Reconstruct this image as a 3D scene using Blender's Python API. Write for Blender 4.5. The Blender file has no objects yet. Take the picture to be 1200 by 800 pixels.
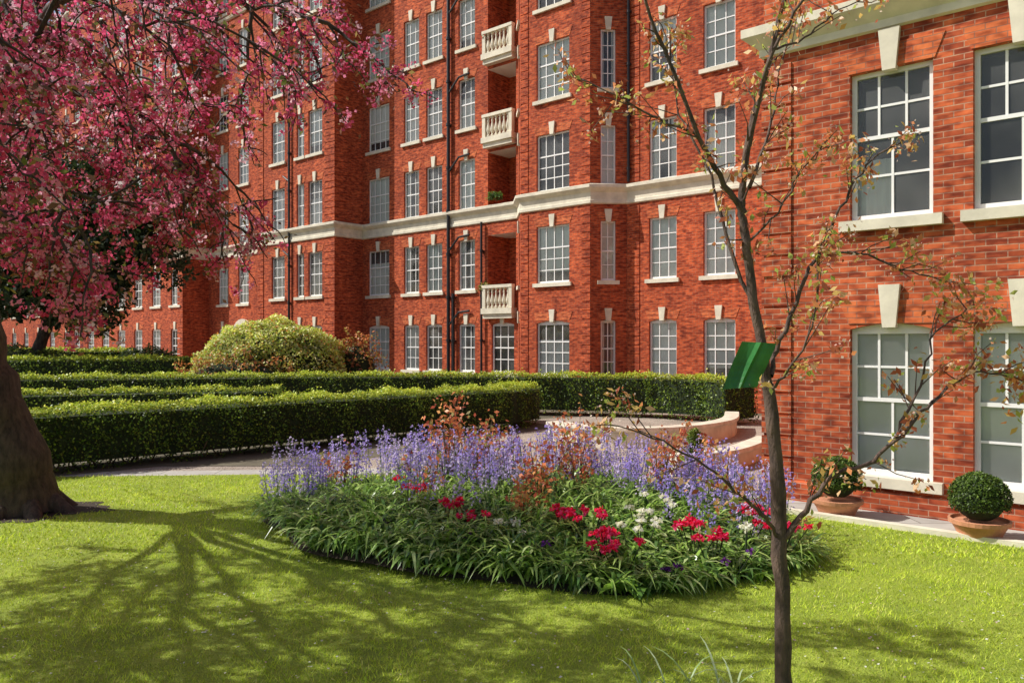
import bpy, math, random
import numpy as np
from mathutils import Vector
random.seed(7); rng=np.random.default_rng(7)
sc=bpy.context.scene
COL=sc.collection

# ------------------------------------------------------------ materials
def new_mat(name):
    m=bpy.data.materials.new(name); m.use_nodes=True
    nt=m.node_tree; bs=nt.nodes['Principled BSDF']; return m,nt,bs
def N(nt,t,**k):
    n=nt.nodes.new(t)
    for a,b in k.items(): setattr(n,a,b)
    return n
def ramp(nt,fac,stops):
    r=N(nt,'ShaderNodeValToRGB'); e=r.color_ramp.elements
    while len(e)<len(stops): e.new(0.5)
    for i,(p,c) in enumerate(stops): e[i].position=p; e[i].color=(*c,1)
    nt.links.new(fac,r.inputs[0]); return r.outputs[0]
def noise(nt,scale,detail=3,vec=None,rough=.55):
    n=N(nt,'ShaderNodeTexNoise'); n.inputs['Scale'].default_value=scale; n.inputs['Detail'].default_value=detail
    n.inputs['Roughness'].default_value=rough
    if vec is None:
        tc=N(nt,'ShaderNodeNewGeometry'); vec=tc.outputs['Position']
    nt.links.new(vec,n.inputs['Vector']); return n.outputs['Fac']
def mix(nt,mode,f,a,b):
    m=N(nt,'ShaderNodeMixRGB',blend_type=mode)
    for i,x in enumerate((f,a,b)):
        if hasattr(x,'is_output'): nt.links.new(x,m.inputs[i])
        elif i==0: m.inputs[0].default_value=x
        else: m.inputs[i].default_value=(*x,1)
    return m.outputs[0]
def bump(nt,bs,h,st,dist=.02):
    b=N(nt,'ShaderNodeBump'); b.inputs['Strength'].default_value=st; b.inputs['Distance'].default_value=dist
    nt.links.new(h,b.inputs['Height']); nt.links.new(b.outputs[0],bs.inputs['Normal'])
def brick_mat(name,c1,c2,mo,tint=.35):
    m,nt,bs=new_mat(name)
    uv=N(nt,'ShaderNodeUVMap')
    b=N(nt,'ShaderNodeTexBrick'); nt.links.new(uv.outputs[0],b.inputs['Vector'])
    b.inputs['Scale'].default_value=1; b.inputs['Brick Width'].default_value=.228; b.inputs['Row Height'].default_value=.076
    b.inputs['Mortar Size'].default_value=.007; b.inputs['Mortar Smooth'].default_value=.2; b.inputs['Bias'].default_value=-.1
    b.inputs['Color1'].default_value=(*c1,1); b.inputs['Color2'].default_value=(*c2,1); b.inputs['Mortar'].default_value=(*mo,1)
    mp=N(nt,'ShaderNodeMapping'); mp.inputs['Scale'].default_value=(1,.3,1); nt.links.new(uv.outputs[0],mp.inputs[0])
    n1=noise(nt,.9,4,mp.outputs[0],.65); n2=noise(nt,9,2)
    mp2=N(nt,'ShaderNodeMapping'); mp2.inputs['Scale'].default_value=(4.38,13.1,1); nt.links.new(uv.outputs[0],mp2.inputs[0])
    n3=noise(nt,1.0,1,mp2.outputs[0])
    t=ramp(nt,n1,[(.32,(.60,.50,.48)),(.6,(1.08,1.03,1.0))])
    t2=ramp(nt,n2,[(.3,(.76,.73,.72)),(.7,(1.12,1.12,1.1))])
    t3=ramp(nt,n3,[(.36,(.46,.40,.44)),(.5,(1,1,1)),(.68,(1.22,1.35,1.3))])
    c=mix(nt,'MULTIPLY',tint*2,b.outputs['Color'],t); c=mix(nt,'MULTIPLY',.8,c,t2); c=mix(nt,'MULTIPLY',.8,c,t3)
    nt.links.new(c,bs.inputs['Base Color']); bs.inputs['Roughness'].default_value=.9; bs.inputs['Specular IOR Level'].default_value=.25
    inv=N(nt,'ShaderNodeMath',operation='SUBTRACT'); inv.inputs[0].default_value=1; nt.links.new(b.outputs['Fac'],inv.inputs[1])
    bump(nt,bs,inv.outputs[0],.6,.007)
    return m
def plain(name,col,rough=.7,var=.15,scale=6,bmp=0,spec=.5):
    m,nt,bs=new_mat(name)
    n=noise(nt,scale,3)
    c=ramp(nt,n,[(.3,tuple(x*(1-var) for x in col)),(.7,tuple(min(1,x*(1+var)) for x in col))])
    nt.links.new(c,bs.inputs['Base Color']); bs.inputs['Roughness'].default_value=rough
    bs.inputs['Specular IOR Level'].default_value=spec
    if bmp: bump(nt,bs,noise(nt,scale*8,3),bmp,.02)
    return m
def leaf_mat(name,trans=.35,rough=.45,spec=.4):
    m,nt,bs=new_mat(name)
    a=N(nt,'ShaderNodeAttribute',attribute_name='Col')
    nt.links.new(a.outputs['Color'],bs.inputs['Base Color']); bs.inputs['Roughness'].default_value=rough
    bs.inputs['Specular IOR Level'].default_value=spec
    tr=N(nt,'ShaderNodeBsdfTranslucent'); nt.links.new(a.outputs['Color'],tr.inputs['Color'])
    mx=N(nt,'ShaderNodeMixShader'); mx.inputs[0].default_value=trans
    nt.links.new(bs.outputs[0],mx.inputs[1]); nt.links.new(tr.outputs[0],mx.inputs[2])
    nt.links.new(mx.outputs[0],nt.nodes['Material Output'].inputs[0]); return m
def glass_mat():
    m,nt,bs=new_mat('window_glass')
    g=N(nt,'ShaderNodeBsdfGlossy'); g.inputs['Roughness'].default_value=.03; g.inputs['Color'].default_value=(1,1,1,1)
    t=N(nt,'ShaderNodeBsdfTransparent'); t.inputs['Color'].default_value=(.95,.96,.95,1)
    f=N(nt,'ShaderNodeFresnel'); f.inputs['IOR'].default_value=1.55
    n=noise(nt,1.3,1); bmp=N(nt,'ShaderNodeBump'); bmp.inputs['Strength'].default_value=.3; bmp.inputs['Distance'].default_value=.05
    nt.links.new(n,bmp.inputs['Height']); nt.links.new(bmp.outputs[0],g.inputs['Normal'])
    mx=N(nt,'ShaderNodeMixShader'); nt.links.new(f.outputs[0],mx.inputs[0]); nt.links.new(t.outputs[0],mx.inputs[1]); nt.links.new(g.outputs[0],mx.inputs[2])
    # pale haze mixed into the pane, standing in for whiter sky reflection
    d=N(nt,'ShaderNodeBsdfDiffuse'); d.inputs['Color'].default_value=(.8,.8,.76,1)
    r=N(nt,'ShaderNodeMapRange'); nt.links.new(noise(nt,.8,3),r.inputs[0]); r.inputs[1].default_value=.35; r.inputs[2].default_value=.7; r.inputs[3].default_value=.03; r.inputs[4].default_value=.14
    m2=N(nt,'ShaderNodeMixShader'); nt.links.new(r.outputs[0],m2.inputs[0]); nt.links.new(mx.outputs[0],m2.inputs[1]); nt.links.new(d.outputs[0],m2.inputs[2])
    nt.links.new(m2.outputs[0],nt.nodes['Material Output'].inputs[0]); return m

M_brick=brick_mat('red_brick',(.64,.125,.043),(.34,.055,.024),(.40,.17,.10),.42)
M_brick2=brick_mat('red_brick_near',(.62,.14,.052),(.32,.058,.027),(.50,.28,.19),.42)
M_rub=brick_mat('rubbed_brick',(.68,.17,.06),(.54,.115,.045),(.4,.16,.1),.15)
M_stone=plain('portland_stone',(.72,.66,.52),.8,.16,3,.1)
M_white=plain('white_paint',(.88,.87,.84),.45,.04,4)
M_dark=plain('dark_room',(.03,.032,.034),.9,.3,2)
M_curt=plain('curtain',(.86,.86,.82),.9,.06,3)
M_net=plain('net_blind',(.74,.78,.74),.9,.08,2)
M_glass=glass_mat()
M_pipe=plain('black_iron_paint',(.02,.018,.02),.45,.3,10)
M_slate=plain('slate',(.09,.09,.1),.7,.2,5)

# ------------------------------------------------------------ builder
class B:
    def __init__(s): s.v=[];s.f=[];s.m=[];s.uv=[];s.mats=[];s.sm=[]
    def mi(s,m):
        if m not in s.mats: s.mats.append(m)
        return s.mats.index(m)
    def poly(s,pts,mat,uvs=None,smooth=False):
        i=len(s.v); s.v+= [tuple(p) for p in pts]; s.f.append(tuple(range(i,i+len(pts)))); s.m.append(s.mi(mat)); s.sm.append(smooth)
        s.uv+= (uvs if uvs else [(p[0]+p[1],p[2]) for p in pts])
    def make(s,name,parent=None,merge=False):
        me=bpy.data.meshes.new(name); me.from_pydata(s.v,[],s.f)
        for m in s.mats: me.materials.append(m)
        me.polygons.foreach_set('material_index',s.m); me.polygons.foreach_set('use_smooth',s.sm)
        ul=me.uv_layers.new(name='UVMap'); ul.data.foreach_set('uv',np.array(s.uv,dtype=np.float32).ravel())
        me.update(); o=bpy.data.objects.new(name,me); COL.objects.link(o)
        if parent: o.parent=parent
        if merge:
            import bmesh
            bm=bmesh.new(); bm.from_mesh(me); bmesh.ops.remove_doubles(bm,verts=bm.verts,dist=1e-5); bm.to_mesh(me); bm.free()
        return o
def empty(name,loc=(0,0,0)):
    e=bpy.data.objects.new(name,None); COL.objects.link(e); return e
def T(fr,s,y,z): ox,oy,dx,dy=fr; return (ox+s*dx-y*dy, oy+s*dy+y*dx, z)
def box(b,fr,s0,s1,y0,y1,z0,z1,mat):
    c=lambda s,y,z:T(fr,s,y,z)
    b.poly([c(s0,y0,z0),c(s1,y0,z0),c(s1,y0,z1),c(s0,y0,z1)],mat,[(s0,z0),(s1,z0),(s1,z1),(s0,z1)])
    b.poly([c(s1,y1,z0),c(s0,y1,z0),c(s0,y1,z1),c(s1,y1,z1)],mat,[(s1,z0),(s0,z0),(s0,z1),(s1,z1)])
    b.poly([c(s0,y1,z0),c(s0,y0,z0),c(s0,y0,z1),c(s0,y1,z1)],mat,[(y1,z0),(y0,z0),(y0,z1),(y1,z1)])
    b.poly([c(s1,y0,z0),c(s1,y1,z0),c(s1,y1,z1),c(s1,y0,z1)],mat,[(y0,z0),(y1,z0),(y1,z1),(y0,z1)])
    b.poly([c(s0,y0,z1),c(s1,y0,z1),c(s1,y1,z1),c(s0,y1,z1)],mat,[(s0,y0),(s1,y0),(s1,y1),(s0,y1)])
    b.poly([c(s0,y1,z0),c(s1,y1,z0),c(s1,y0,z0),c(s0,y0,z0)],mat,[(s0,y1),(s1,y1),(s1,y0),(s0,y0)])
def prism(b,fr,pts,y0,y1,mat):
    b.poly([T(fr,s,y0,z) for s,z in pts],mat,list(pts))
    n=len(pts)
    for i in range(n):
        p,q=pts[i],pts[(i+1)%n]
        b.poly([T(fr,q[0],y0,q[1]),T(fr,p[0],y0,p[1]),T(fr,p[0],y1,p[1]),T(fr,q[0],y1,q[1])],mat,[(q[0],y0),(p[0],y0),(p[0],y1),(q[0],y1)])
def wall(b,fr,s0,s1,z0,z1,holes,mat):
    xs=sorted({s0,s1,*[h[0] for h in holes],*[h[1] for h in holes]}); zs=sorted({z0,z1,*[h[2] for h in holes],*[h[3] for h in holes]})
    for i in range(len(xs)-1):
        for j in range(len(zs)-1):
            a,c,d,e=xs[i],xs[i+1],zs[j],zs[j+1]; mx,mz=(a+c)/2,(d+e)/2
            if any(h[0]<mx<h[1] and h[2]<mz<h[3] for h in holes): continue
            b.poly([T(fr,a,0,d),T(fr,c,0,d),T(fr,c,0,e),T(fr,a,0,e)],mat,[(a,d),(c,d),(c,e),(a,e)])
def sweep(b,poly,prof,mat,closed=False):
    P=[Vector(p) for p in poly]; n=len(P); nr=[]
    for i in range(n):
        d0=(P[i]-P[i-1]).normalized() if i>0 else (P[1]-P[0]).normalized()
        d1=(P[i+1]-P[i]).normalized() if i<n-1 else d0
        n0=Vector((d0.y,-d0.x)); n1=Vector((d1.y,-d1.x)); m=(n0+n1).normalized(); nr.append(m/max(.35,m.dot(n0)))
    L=[0]
    for i in range(1,n): L.append(L[-1]+(P[i]-P[i-1]).length)
    for i in range(n-1):
        acc=0
        for k in range(len(prof)-1):
            (o0,z0),(o1,z1)=prof[k],prof[k+1]; dl=math.hypot(o1-o0,z1-z0)
            q=[P[i]+nr[i]*o0,P[i+1]+nr[i+1]*o0,P[i+1]+nr[i+1]*o1,P[i]+nr[i]*o1]
            b.poly([(q[0].x,q[0].y,z0),(q[1].x,q[1].y,z0),(q[2].x,q[2].y,z1),(q[3].x,q[3].y,z1)],mat,[(L[i],acc),(L[i+1],acc),(L[i+1],acc+dl),(L[i],acc+dl)])
            acc+=dl
    for i in (0,n-1):
        b.poly([((P[i]+nr[i]*o).x,(P[i]+nr[i]*o).y,z) for o,z in prof],mat,[(o,z) for o,z in prof])
def lathe(b,cx,cy,prof,mat,seg=10,smooth=True):
    for k in range(len(prof)-1):
        (r0,z0),(r1,z1)=prof[k],prof[k+1]
        for i in range(seg):
            a,c=2*math.pi*i/seg,2*math.pi*(i+1)/seg
            b.poly([(cx+r0*math.cos(a),cy+r0*math.sin(a),z0),(cx+r0*math.cos(c),cy+r0*math.sin(c),z0),(cx+r1*math.cos(c),cy+r1*math.sin(c),z1),(cx+r1*math.cos(a),cy+r1*math.sin(a),z1)],mat,smooth=smooth)
def tube(b,pts,rad,mat,seg=7):
    P=[Vector(p) for p in pts]; rings=[]; L=0
    up=Vector((.13,.31,.94))
    for i,p in enumerate(P):
        d=(P[min(i+1,len(P)-1)]-P[max(i-1,0)])
        if d.length<1e-6: d=Vector((0,0,1))
        d.normalize(); a=d.cross(up)
        if a.length<.1: a=d.cross(Vector((1,0,0)))
        a.normalize(); c=d.cross(a)
        if i: L+=(P[i]-P[i-1]).length
        rings.append([(p+a*(rad[i]*math.cos(2*math.pi*k/seg))+c*(rad[i]*math.sin(2*math.pi*k/seg)),L) for k in range(seg)])
    for i in range(len(P)-1):
        for k in range(seg):
            k2=(k+1)%seg; A,Bq,C,D=rings[i][k],rings[i][k2],rings[i+1][k2],rings[i+1][k]
            b.poly([A[0],Bq[0],C[0],D[0]],mat,[(k/seg,A[1]),((k+1)/seg,A[1]),((k+1)/seg,D[1]),(k/seg,D[1])],smooth=True)

# ------------------------------------------------------------ windows
def window(bw,bb,fr,c,w,z0,h,cols=3,split=.5,ru=2,rl=2,style=None,brick=M_brick,arch=True,key=True,sash=.055,kh=.42,zoff=0):
    a,d=c-w/2,c+w/2; z1=z0+h; dep=.5
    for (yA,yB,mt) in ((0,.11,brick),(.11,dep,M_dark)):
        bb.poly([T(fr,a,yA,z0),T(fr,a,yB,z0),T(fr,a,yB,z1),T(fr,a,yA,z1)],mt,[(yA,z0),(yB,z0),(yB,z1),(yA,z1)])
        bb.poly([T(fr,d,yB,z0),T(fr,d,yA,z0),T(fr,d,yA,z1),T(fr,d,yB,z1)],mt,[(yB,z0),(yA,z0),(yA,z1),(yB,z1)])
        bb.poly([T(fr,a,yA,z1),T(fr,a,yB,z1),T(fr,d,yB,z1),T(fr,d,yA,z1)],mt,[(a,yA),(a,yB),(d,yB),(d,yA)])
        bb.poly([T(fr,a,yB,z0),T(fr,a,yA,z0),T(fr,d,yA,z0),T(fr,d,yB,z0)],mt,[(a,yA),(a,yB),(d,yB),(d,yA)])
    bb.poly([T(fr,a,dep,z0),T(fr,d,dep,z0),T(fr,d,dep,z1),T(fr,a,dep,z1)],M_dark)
    if arch:
        r=.05*w+.02; n=6
        for sg in (0,1):
            cx=a if sg==0 else d
            pts=[]
            for i in range(n+1):
                t=i/n; s=a+(c-a)*t if sg==0 else d-(d-c)*t
                pts.append((s,z1-r*(1-t)**2))
            poly=[(cx,z1)]+pts if sg==1 else [(cx,z1)]+pts[::-1]
            poly=poly[::-1] if sg==0 else poly
            bb.poly([T(fr,s,0.001,z) for s,z in poly],brick,poly)
            for i in range(n):
                p,q=pts[i],pts[i+1]
                bb.poly([T(fr,p[0],.001,p[1]),T(fr,q[0],.001,q[1]),T(fr,q[0],.1,q[1]),T(fr,p[0],.1,p[1])],brick)
    f0,f1=.085,.15
    box(bw,fr,a,a+sash,f0,f1,z0,z1,M_white); box(bw,fr,d-sash,d,f0,f1,z0,z1,M_white)
    tp=.06+(.05*w+.02 if arch else 0)
    box(bw,fr,a+sash,d-sash,f0,f1,z1-tp,z1-.001,M_white); box(bw,fr,a+sash,d-sash,f0,f1,z0+.004,z0+.08,M_white)
    zm=z0+h*split
    box(bw,fr,a+sash,d-sash,f0+.012,f1-.004,zm-.025,zm+.025,M_white)
    bt=.015 if w<1.2 else .017
    for i in range(1,cols):
        s=a+w*i/cols
        if rl>0: box(bw,fr,s-bt,s+bt,f0+.02,f1-.02,z0+.08,zm-.025,M_white)
        box(bw,fr,s-bt,s+bt,f0+.02,f1-.02,zm+.025,z1-tp,M_white)
    for (zz0,zz1,nr) in ((z0+.08,zm,abs(rl)),(zm,z1-tp,ru)):
        for j in range(1,nr):
            z=zz0+(zz1-zz0)*j/nr
            box(bw,fr,a+sash,d-sash,f0+.023,f1-.023,z-bt,z+bt,M_white)
    if rl<0:
        s=c; box(bw,fr,s-bt,s+bt,f0+.02,f1-.02,z0+.08,zm-.025,M_white)
    bw.poly([T(fr,a+.01,.12,z0+.01),T(fr,d-.01,.12,z0+.01),T(fr,d-.01,.12,z1-.01),T(fr,a+.01,.12,z1-.01)],M_glass)
    if style is None: style=random.choice(['blind','sides','half','blind','full','dark','blind','half','full'])
    yc=.165
    def curt(sa,sb,za,zb,mat):
        n=max(4,int((sb-sa)/.05)); 
        for i in range(n):
            p=sa+(sb-sa)*i/n; q=sa+(sb-sa)*(i+1)/n; ya=yc+(.03 if i%2 else 0); yb=yc+(0 if i%2 else .03)
            bw.poly([T(fr,p,ya,za),T(fr,q,yb,za),T(fr,q,yb,zb),T(fr,p,ya,zb)],mat)
    if style=='blind':
        zb=z0+h*random.choice([.02,.02,.2,.5]); bw.poly([T(fr,a,yc,zb),T(fr,d,yc,zb),T(fr,d,yc,z1),T(fr,a,yc,z1)],random.choice([M_curt,M_net]))
    elif style=='full': bw.poly([T(fr,a,yc,z0),T(fr,d,yc,z0),T(fr,d,yc,z1),T(fr,a,yc,z1)],M_net)
    elif style=='sides':
        q=w*random.uniform(.2,.38); curt(a,a+q,z0,z1,M_curt); curt(d-q,d,z0,z1,M_curt)
    elif style=='half': curt(a,d,z0,z0+h*random.uniform(.55,.95),M_curt)
    elif style=='low': curt(a,c,z0,z0+h*.42,M_net)
    elif style=='open':
        q=w*random.uniform(.05,.1); curt(d-q,d,z0,z1,M_curt)
    box(bb,fr,a-.12,d+.12,-.09,.10,z0-.13,z0+.003,M_stone)
    if arch or key:
        hh=.30; prism(bb,fr,[(a-.02,z1+.002),(d+.02,z1+.002),(d+.14,z1+hh),(a-.14,z1+hh)],-.012,0.0,M_rub)
    if key:
        kw=.10; prism(bb,fr,[(c-kw*.8,z1-.05),(c+kw*.8,z1-.05),(c+kw*1.3,z1+kh),(c-kw*1.3,z1+kh)],-.07,.05,M_stone)

def pier(bb,fr,s0,s1,z0,z1,mat,pr=.03):
    z=z0
    while z<z1-.1:
        e=min(z+.30,z1); box(bb,fr,s0,s1,-pr,0.02,z,e-.035,mat); z=e
def pipe(bp,fr,s,z0,z1,y=-.1,r=.055):
    tube(bp,[T(fr,s,y,z0),T(fr,s,y,z1)],[r,r],M_pipe,8)
    z=z0+.4
    while z<z1:
        tube(bp,[T(fr,s,y,z),T(fr,s,y,z+.1)],[r*1.4,r*1.4],M_pipe,8); box(bp,fr,s-.08,s+.08,y,0,z+.02,z+.06,M_pipe); z+=1.8

# ------------------------------------------------------------ main mansion block
OX,OY=3.99,27.5; DX,DY=.7512,-.6601
F0=(OX,OY,DX,DY)
block=empty('brick_mansion_block')
bb,bw,bp,bs_=B(),B(),B(),B()
HT=27.6
plan=[(-80,0),(-46,0),(-46,-1.6),(-29,-1.6),(-29,0),(-21,0),(-21,-1.6),(-14.6,-1.6),(-14.6,0),(-5.0,0),(-4.1,-.9),(-.9,-.9),(0,0),(10.5,0)]
W=lambda s,y:T(F0,s,y,0)[:2]
planW=[W(*p) for p in plan]
zf=[.95]+[4.3+3.32*k for k in range(7)]
segw={
 0:[(-78+3*i,1.1,3) for i in range(11)],
 2:[(-44.6+2.45*i,1.15,3) for i in range(7)],
 4:[(-27.4,1.1,3),(-25.2,1.1,3),(-22.8,1.1,3)],
 6:[(-19.2,1.15,3),(-17.3,.62,2),(-16.1,1.1,3)],
 8:[(-13.45,1.5,4),(-11.2,1.0,3),(-9.75,1.0,3),(-7.8,.95,3)],
 10:[(-2.58,1.5,4)],
 12:[(1.4,1.05,3),(3.45,1.1,3),(5.6,1.1,3),(8,1.1,3)]}
for i in range(len(plan)-1):
    (sa,ya),(sb,yb)=plan[i],plan[i+1]
    A,Bq=Vector(W(sa,ya)),Vector(W(sb,yb)); L=(Bq-A).length; d=(Bq-A)/L
    fr=(A.x,A.y,d.x,d.y); wins=[(c-sa,w,cl) for c,w,cl in segw.get(i,[])]
    if i==11: wins=[(L*.48,.52,2)]
    if i==9: wins=[(L*.5,.5,2)]
    holes=[]
    for k,z in enumerate(zf):
        h=2.0 if k==0 else 2.07
        for c,w,cl in wins:
            if i==4 and k==0 and abs(c-(29-25.2))<.1: continue
            holes.append((c-w/2,c+w/2,z,z+h))
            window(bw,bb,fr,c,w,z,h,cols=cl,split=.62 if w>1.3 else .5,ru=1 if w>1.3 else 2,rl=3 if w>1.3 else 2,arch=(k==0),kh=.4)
    if i==8:
        l0,l1=14.6-6.6,14.6-5.1
        for k in range(1,8):
            z=3.3*k+.15 if k<2 else zf[k]-.7; zt=zf[k]+2.15; holes.append((l0,l1,z,zt))
            D=1.3
            for q,mt in (([ (l0,0),(l0,D) ],M_brick),([(l0,D),(l1,D)],M_brick),([(l1,D),(l1,0)],M_brick)):
                (p0,q0),(p1,q1)=q; bb.poly([T(fr,p0,q0,z),T(fr,p1,q1,z),T(fr,p1,q1,zt),T(fr,p0,q0,zt)],mt,[(p0+q0,z),(p1+q1,z),(p1+q1,zt),(p0+q0,zt)])
            bb.poly([T(fr,l0,0,z),T(fr,l1,0,z),T(fr,l1,D,z),T(fr,l0,D,z)],M_stone)
            bb.poly([T(fr,l0,0,zt),T(fr,l0,D,zt),T(fr,l1,D,zt),T(fr,l1,0,zt)],M_white)
            box(bw,fr,l0+.5,l1-.1,D-.06,D-.01,z+.02,z+2.1,M_white); box(bw,fr,l0+.6,l1-.2,D-.08,D-.061,z+.8,z+2.0,M_dark)
            if k!=2:
                box(bs_,fr,l0-.08,l1+.05,-.34,.05,z-.16,z+.06,M_stone); box(bs_,fr,l0-.04,l1,-.26,.0,z-.34,z-.161,M_stone)
                box(bs_,fr,l0-.06,l1+.03,-.31,-.1,z+.86,z+.98,M_stone)
                for e in (l0-.05,l1-.14): box(bs_,fr,e,e+.16,-.29,-.12,z+.061,z+.859,M_stone)
                nb=6
                for q in range(nb):
                    x=l0+.22+(l1-l0-.46)*q/(nb-1); p=T(fr,x,-.2,0)
                    lathe(bs_,p[0],p[1],[(.07,z+.061),(.07,z+.13),(.04,z+.17),(.085,z+.33),(.075,z+.42),(.035,z+.62),(.05,z+.72),(.035,z+.76),(.065,z+.80),(.065,z+.859)],M_stone,9)
        window(bw,bb,fr,(l0+l1)/2+.05,1.2,zf[0],2.0,cols=3,arch=True); holes.append(((l0+l1)/2-.55,(l0+l1)/2+.65,zf[0],zf[0]+2.0))
    if i==4: holes.append((29-25.2-.8,29-25.2+.8,0,2.7))
    if i==4:
        c=29-25.2
        bb.poly([T(fr,c-.8,.9,0),T(fr,c+.8,.9,0),T(fr,c+.8,.9,2.7),T(fr,c-.8,.9,2.7)],M_dark)
        for sg in (-1,1): bb.poly([T(fr,c+sg*.8,0,0),T(fr,c+sg*.8,.9,0),T(fr,c+sg*.8,.9,2.7),T(fr,c+sg*.8,0,2.7)],M_stone)
        for a_ in range(12):
            t0,t1=math.pi*a_/12,math.pi*(a_+1)/12
            prism(bs_,fr,[(c+.8*math.cos(t0),2.2+.9*math.sin(t0)),(c+1.15*math.cos(t0),2.2+1.25*math.sin(t0)),(c+1.15*math.cos(t1),2.2+1.25*math.sin(t1)),(c+.8*math.cos(t1),2.2+.9*math.sin(t1))],-.12,.02,M_stone)
        for sg in (-1,1): box(bs_,fr,c+sg*.98-.17,c+sg*.98+.17,-.12,.02,0,2.2,M_stone)
    wall(bb,fr,0,L,0,HT,holes,M_brick)
    zr=[(0.6,6.94),(7.7,HT-1.2)]
    for (z0,z1) in zr:
        if i==6:
            pier(bb,fr,L-.75,L+.03,z0,z1,M_brick); pier(bb,fr,-.03,.5,z0,z1,M_brick)
        if i==7: pier(bb,fr,0,.75,z0,z1,M_brick)
        if i==10: pier(bb,fr,0.01,.38,z0,z1,M_brick,.025); pier(bb,fr,L-.38,L-.01,z0,z1,M_brick,.025)
        if i==2: pier(bb,fr,L-.6,L+.03,z0,z1,M_brick)
        if i==3: pier(bb,fr,0,.6,z0,z1,M_brick)
        if i==12: pier(bb,fr,.05,.5,z0,z1,M_brick,.025)
BAND=[(0,6.95),(.06,6.98),(.06,7.08),(.03,7.10),(.03,7.36),(.12,7.42),(.2,7.50),(.2,7.60),(0,7.66)]
sweep(bs_,planW,BAND,M_stone)
sweep(bs_,planW,[(0,.0),(.07,.0),(.07,.5),(.03,.56),(0,.57)],M_brick)
sweep(bs_,planW,[(0,HT-1.1),(.1,HT-1.0),(.45,HT-.6),(.45,HT-.4),(0,HT-.3)],M_stone)
sweep(bs_,planW,[(0,20.45),(.1,20.5),(.14,20.62),(0,20.66)],M_stone)
bk=[W(10.5,14),W(-80,14)]
for p,q in ((planW[-1],bk[0]),(bk[0],bk[1]),(bk[1],planW[0])):
    bb.poly([(p[0],p[1],0),(q[0],q[1],0),(q[0],q[1],HT),(p[0],p[1],HT)],M_brick)
bb.poly([(x,y,HT-.02) for x,y in planW+bk],M_slate)
f8=(*W(-14.6,0),DX,DY); f6=(*W(-21,-1.6),DX,DY); f12=(*W(0,0),DX,DY)
sp=14.6-8.75
pipe(bp,f8,sp,0,HT-1,-.12,.075); pipe(bp,f8,sp+.28,0,4.2,-.12,.06)
pipe(bp,f6,21-18.1,0,HT-1); pipe(bp,f8,14.6-6.85,0,7.0,-.12,.05)
for zz in (3.4,6.5,9.8,13.1,16.4):
    tube(bp,[T(f8,sp+.05,-.12,zz-.5),T(f8,sp+.6,-.12,zz),T(f8,sp+1.2,-.1,zz+.05)],[.045]*3,M_pipe,7)
pipe(bp,f12,.12,7.7,HT-1,-.1,.05)
for zz in (3.4,6.6,10.2):
    tube(bp,[T(f6,21-18.1,-.1,zz-.3),T(f6,21-18.6,-.1,zz)],[.04]*2,M_pipe,7)
bb.make('walls',block); bw.make('sash_windows',block); bp.make('rainwater_pipes',block); bs_.make('stone_bands_and_balconies',block)

# ------------------------------------------------------------ near wing (right)
wing=empty('brick_wing_building')
bb,bw,bs_=B(),B(),B()
CX,CY=3.70,11.23; fr=(CX,CY,DX,DY); HW=10.2; holes=[]
wst=['low','open','sides']
for i in range(9):
    c=1.55+1.44*i
    window(bw,bb,fr,c,1.0,.45,1.98,cols=3,split=.5,ru=2,rl=-2,style='full',brick=M_brick2,arch=True,sash=.06,kh=.5)
    holes.append((c-.5,c+.5,.45,2.43))
    window(bw,bb,fr,c,1.0,3.78,1.95,cols=3,split=.56,ru=2,rl=-2,style=wst[i] if i<3 else None,brick=M_brick2,arch=False,sash=.06,kh=.48)
    holes.append((c-.5,c+.5,3.78,5.73))
    window(bw,bb,fr,c,1.0,7.3,1.9,cols=3,brick=M_brick2,arch=False); holes.append((c-.5,c+.5,7.3,9.2))
Lw=13.5; s00=-.14
wall(bb,fr,s00,Lw,0,HW,holes,M_brick2)
pw=[T(fr,s00,12.4,0)[:2],T(fr,s00,0,0)[:2],T(fr,Lw,0,0)[:2],T(fr,Lw,12.4,0)[:2]]
fl=(pw[0][0],pw[0][1],(pw[1][0]-pw[0][0])/12.4,(pw[1][1]-pw[0][1])/12.4)
wall(bb,fl,0,12.4,0,HW,[],M_brick2)
for p,q in ((pw[2],pw[3]),(pw[3],pw[0])): bb.poly([(p[0],p[1],0),(q[0],q[1],0),(q[0],q[1],HW),(p[0],p[1],HW)],M_brick2)
bb.poly([(x,y,HW-.02) for x,y in pw],M_slate)
pl=pw[:3]
sweep(bs_,pl,[(0,6.22),(.05,6.24),(.05,6.34),(.12,6.40),(.24,6.50),(.24,6.62),(.05,6.70),(0,6.72)],M_stone)
sweep(bs_,pl,[(0,0),(.05,0),(.05,.24),(.02,.27),(0,.275)],M_brick2)
sweep(bs_,pl,[(0,HW-.5),(.2,HW-.3),(.2,HW-.1),(0,HW)],M_stone)
for (z0,z1) in ((.3,2.96),(3.12,6.2)):
    pier(bb,fr,s00-.025,.26,z0,z1,M_brick2,.025)
bb.make('walls',wing); bw.make('sash_windows',wing); bs_.make('stone_cornice',wing)

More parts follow.
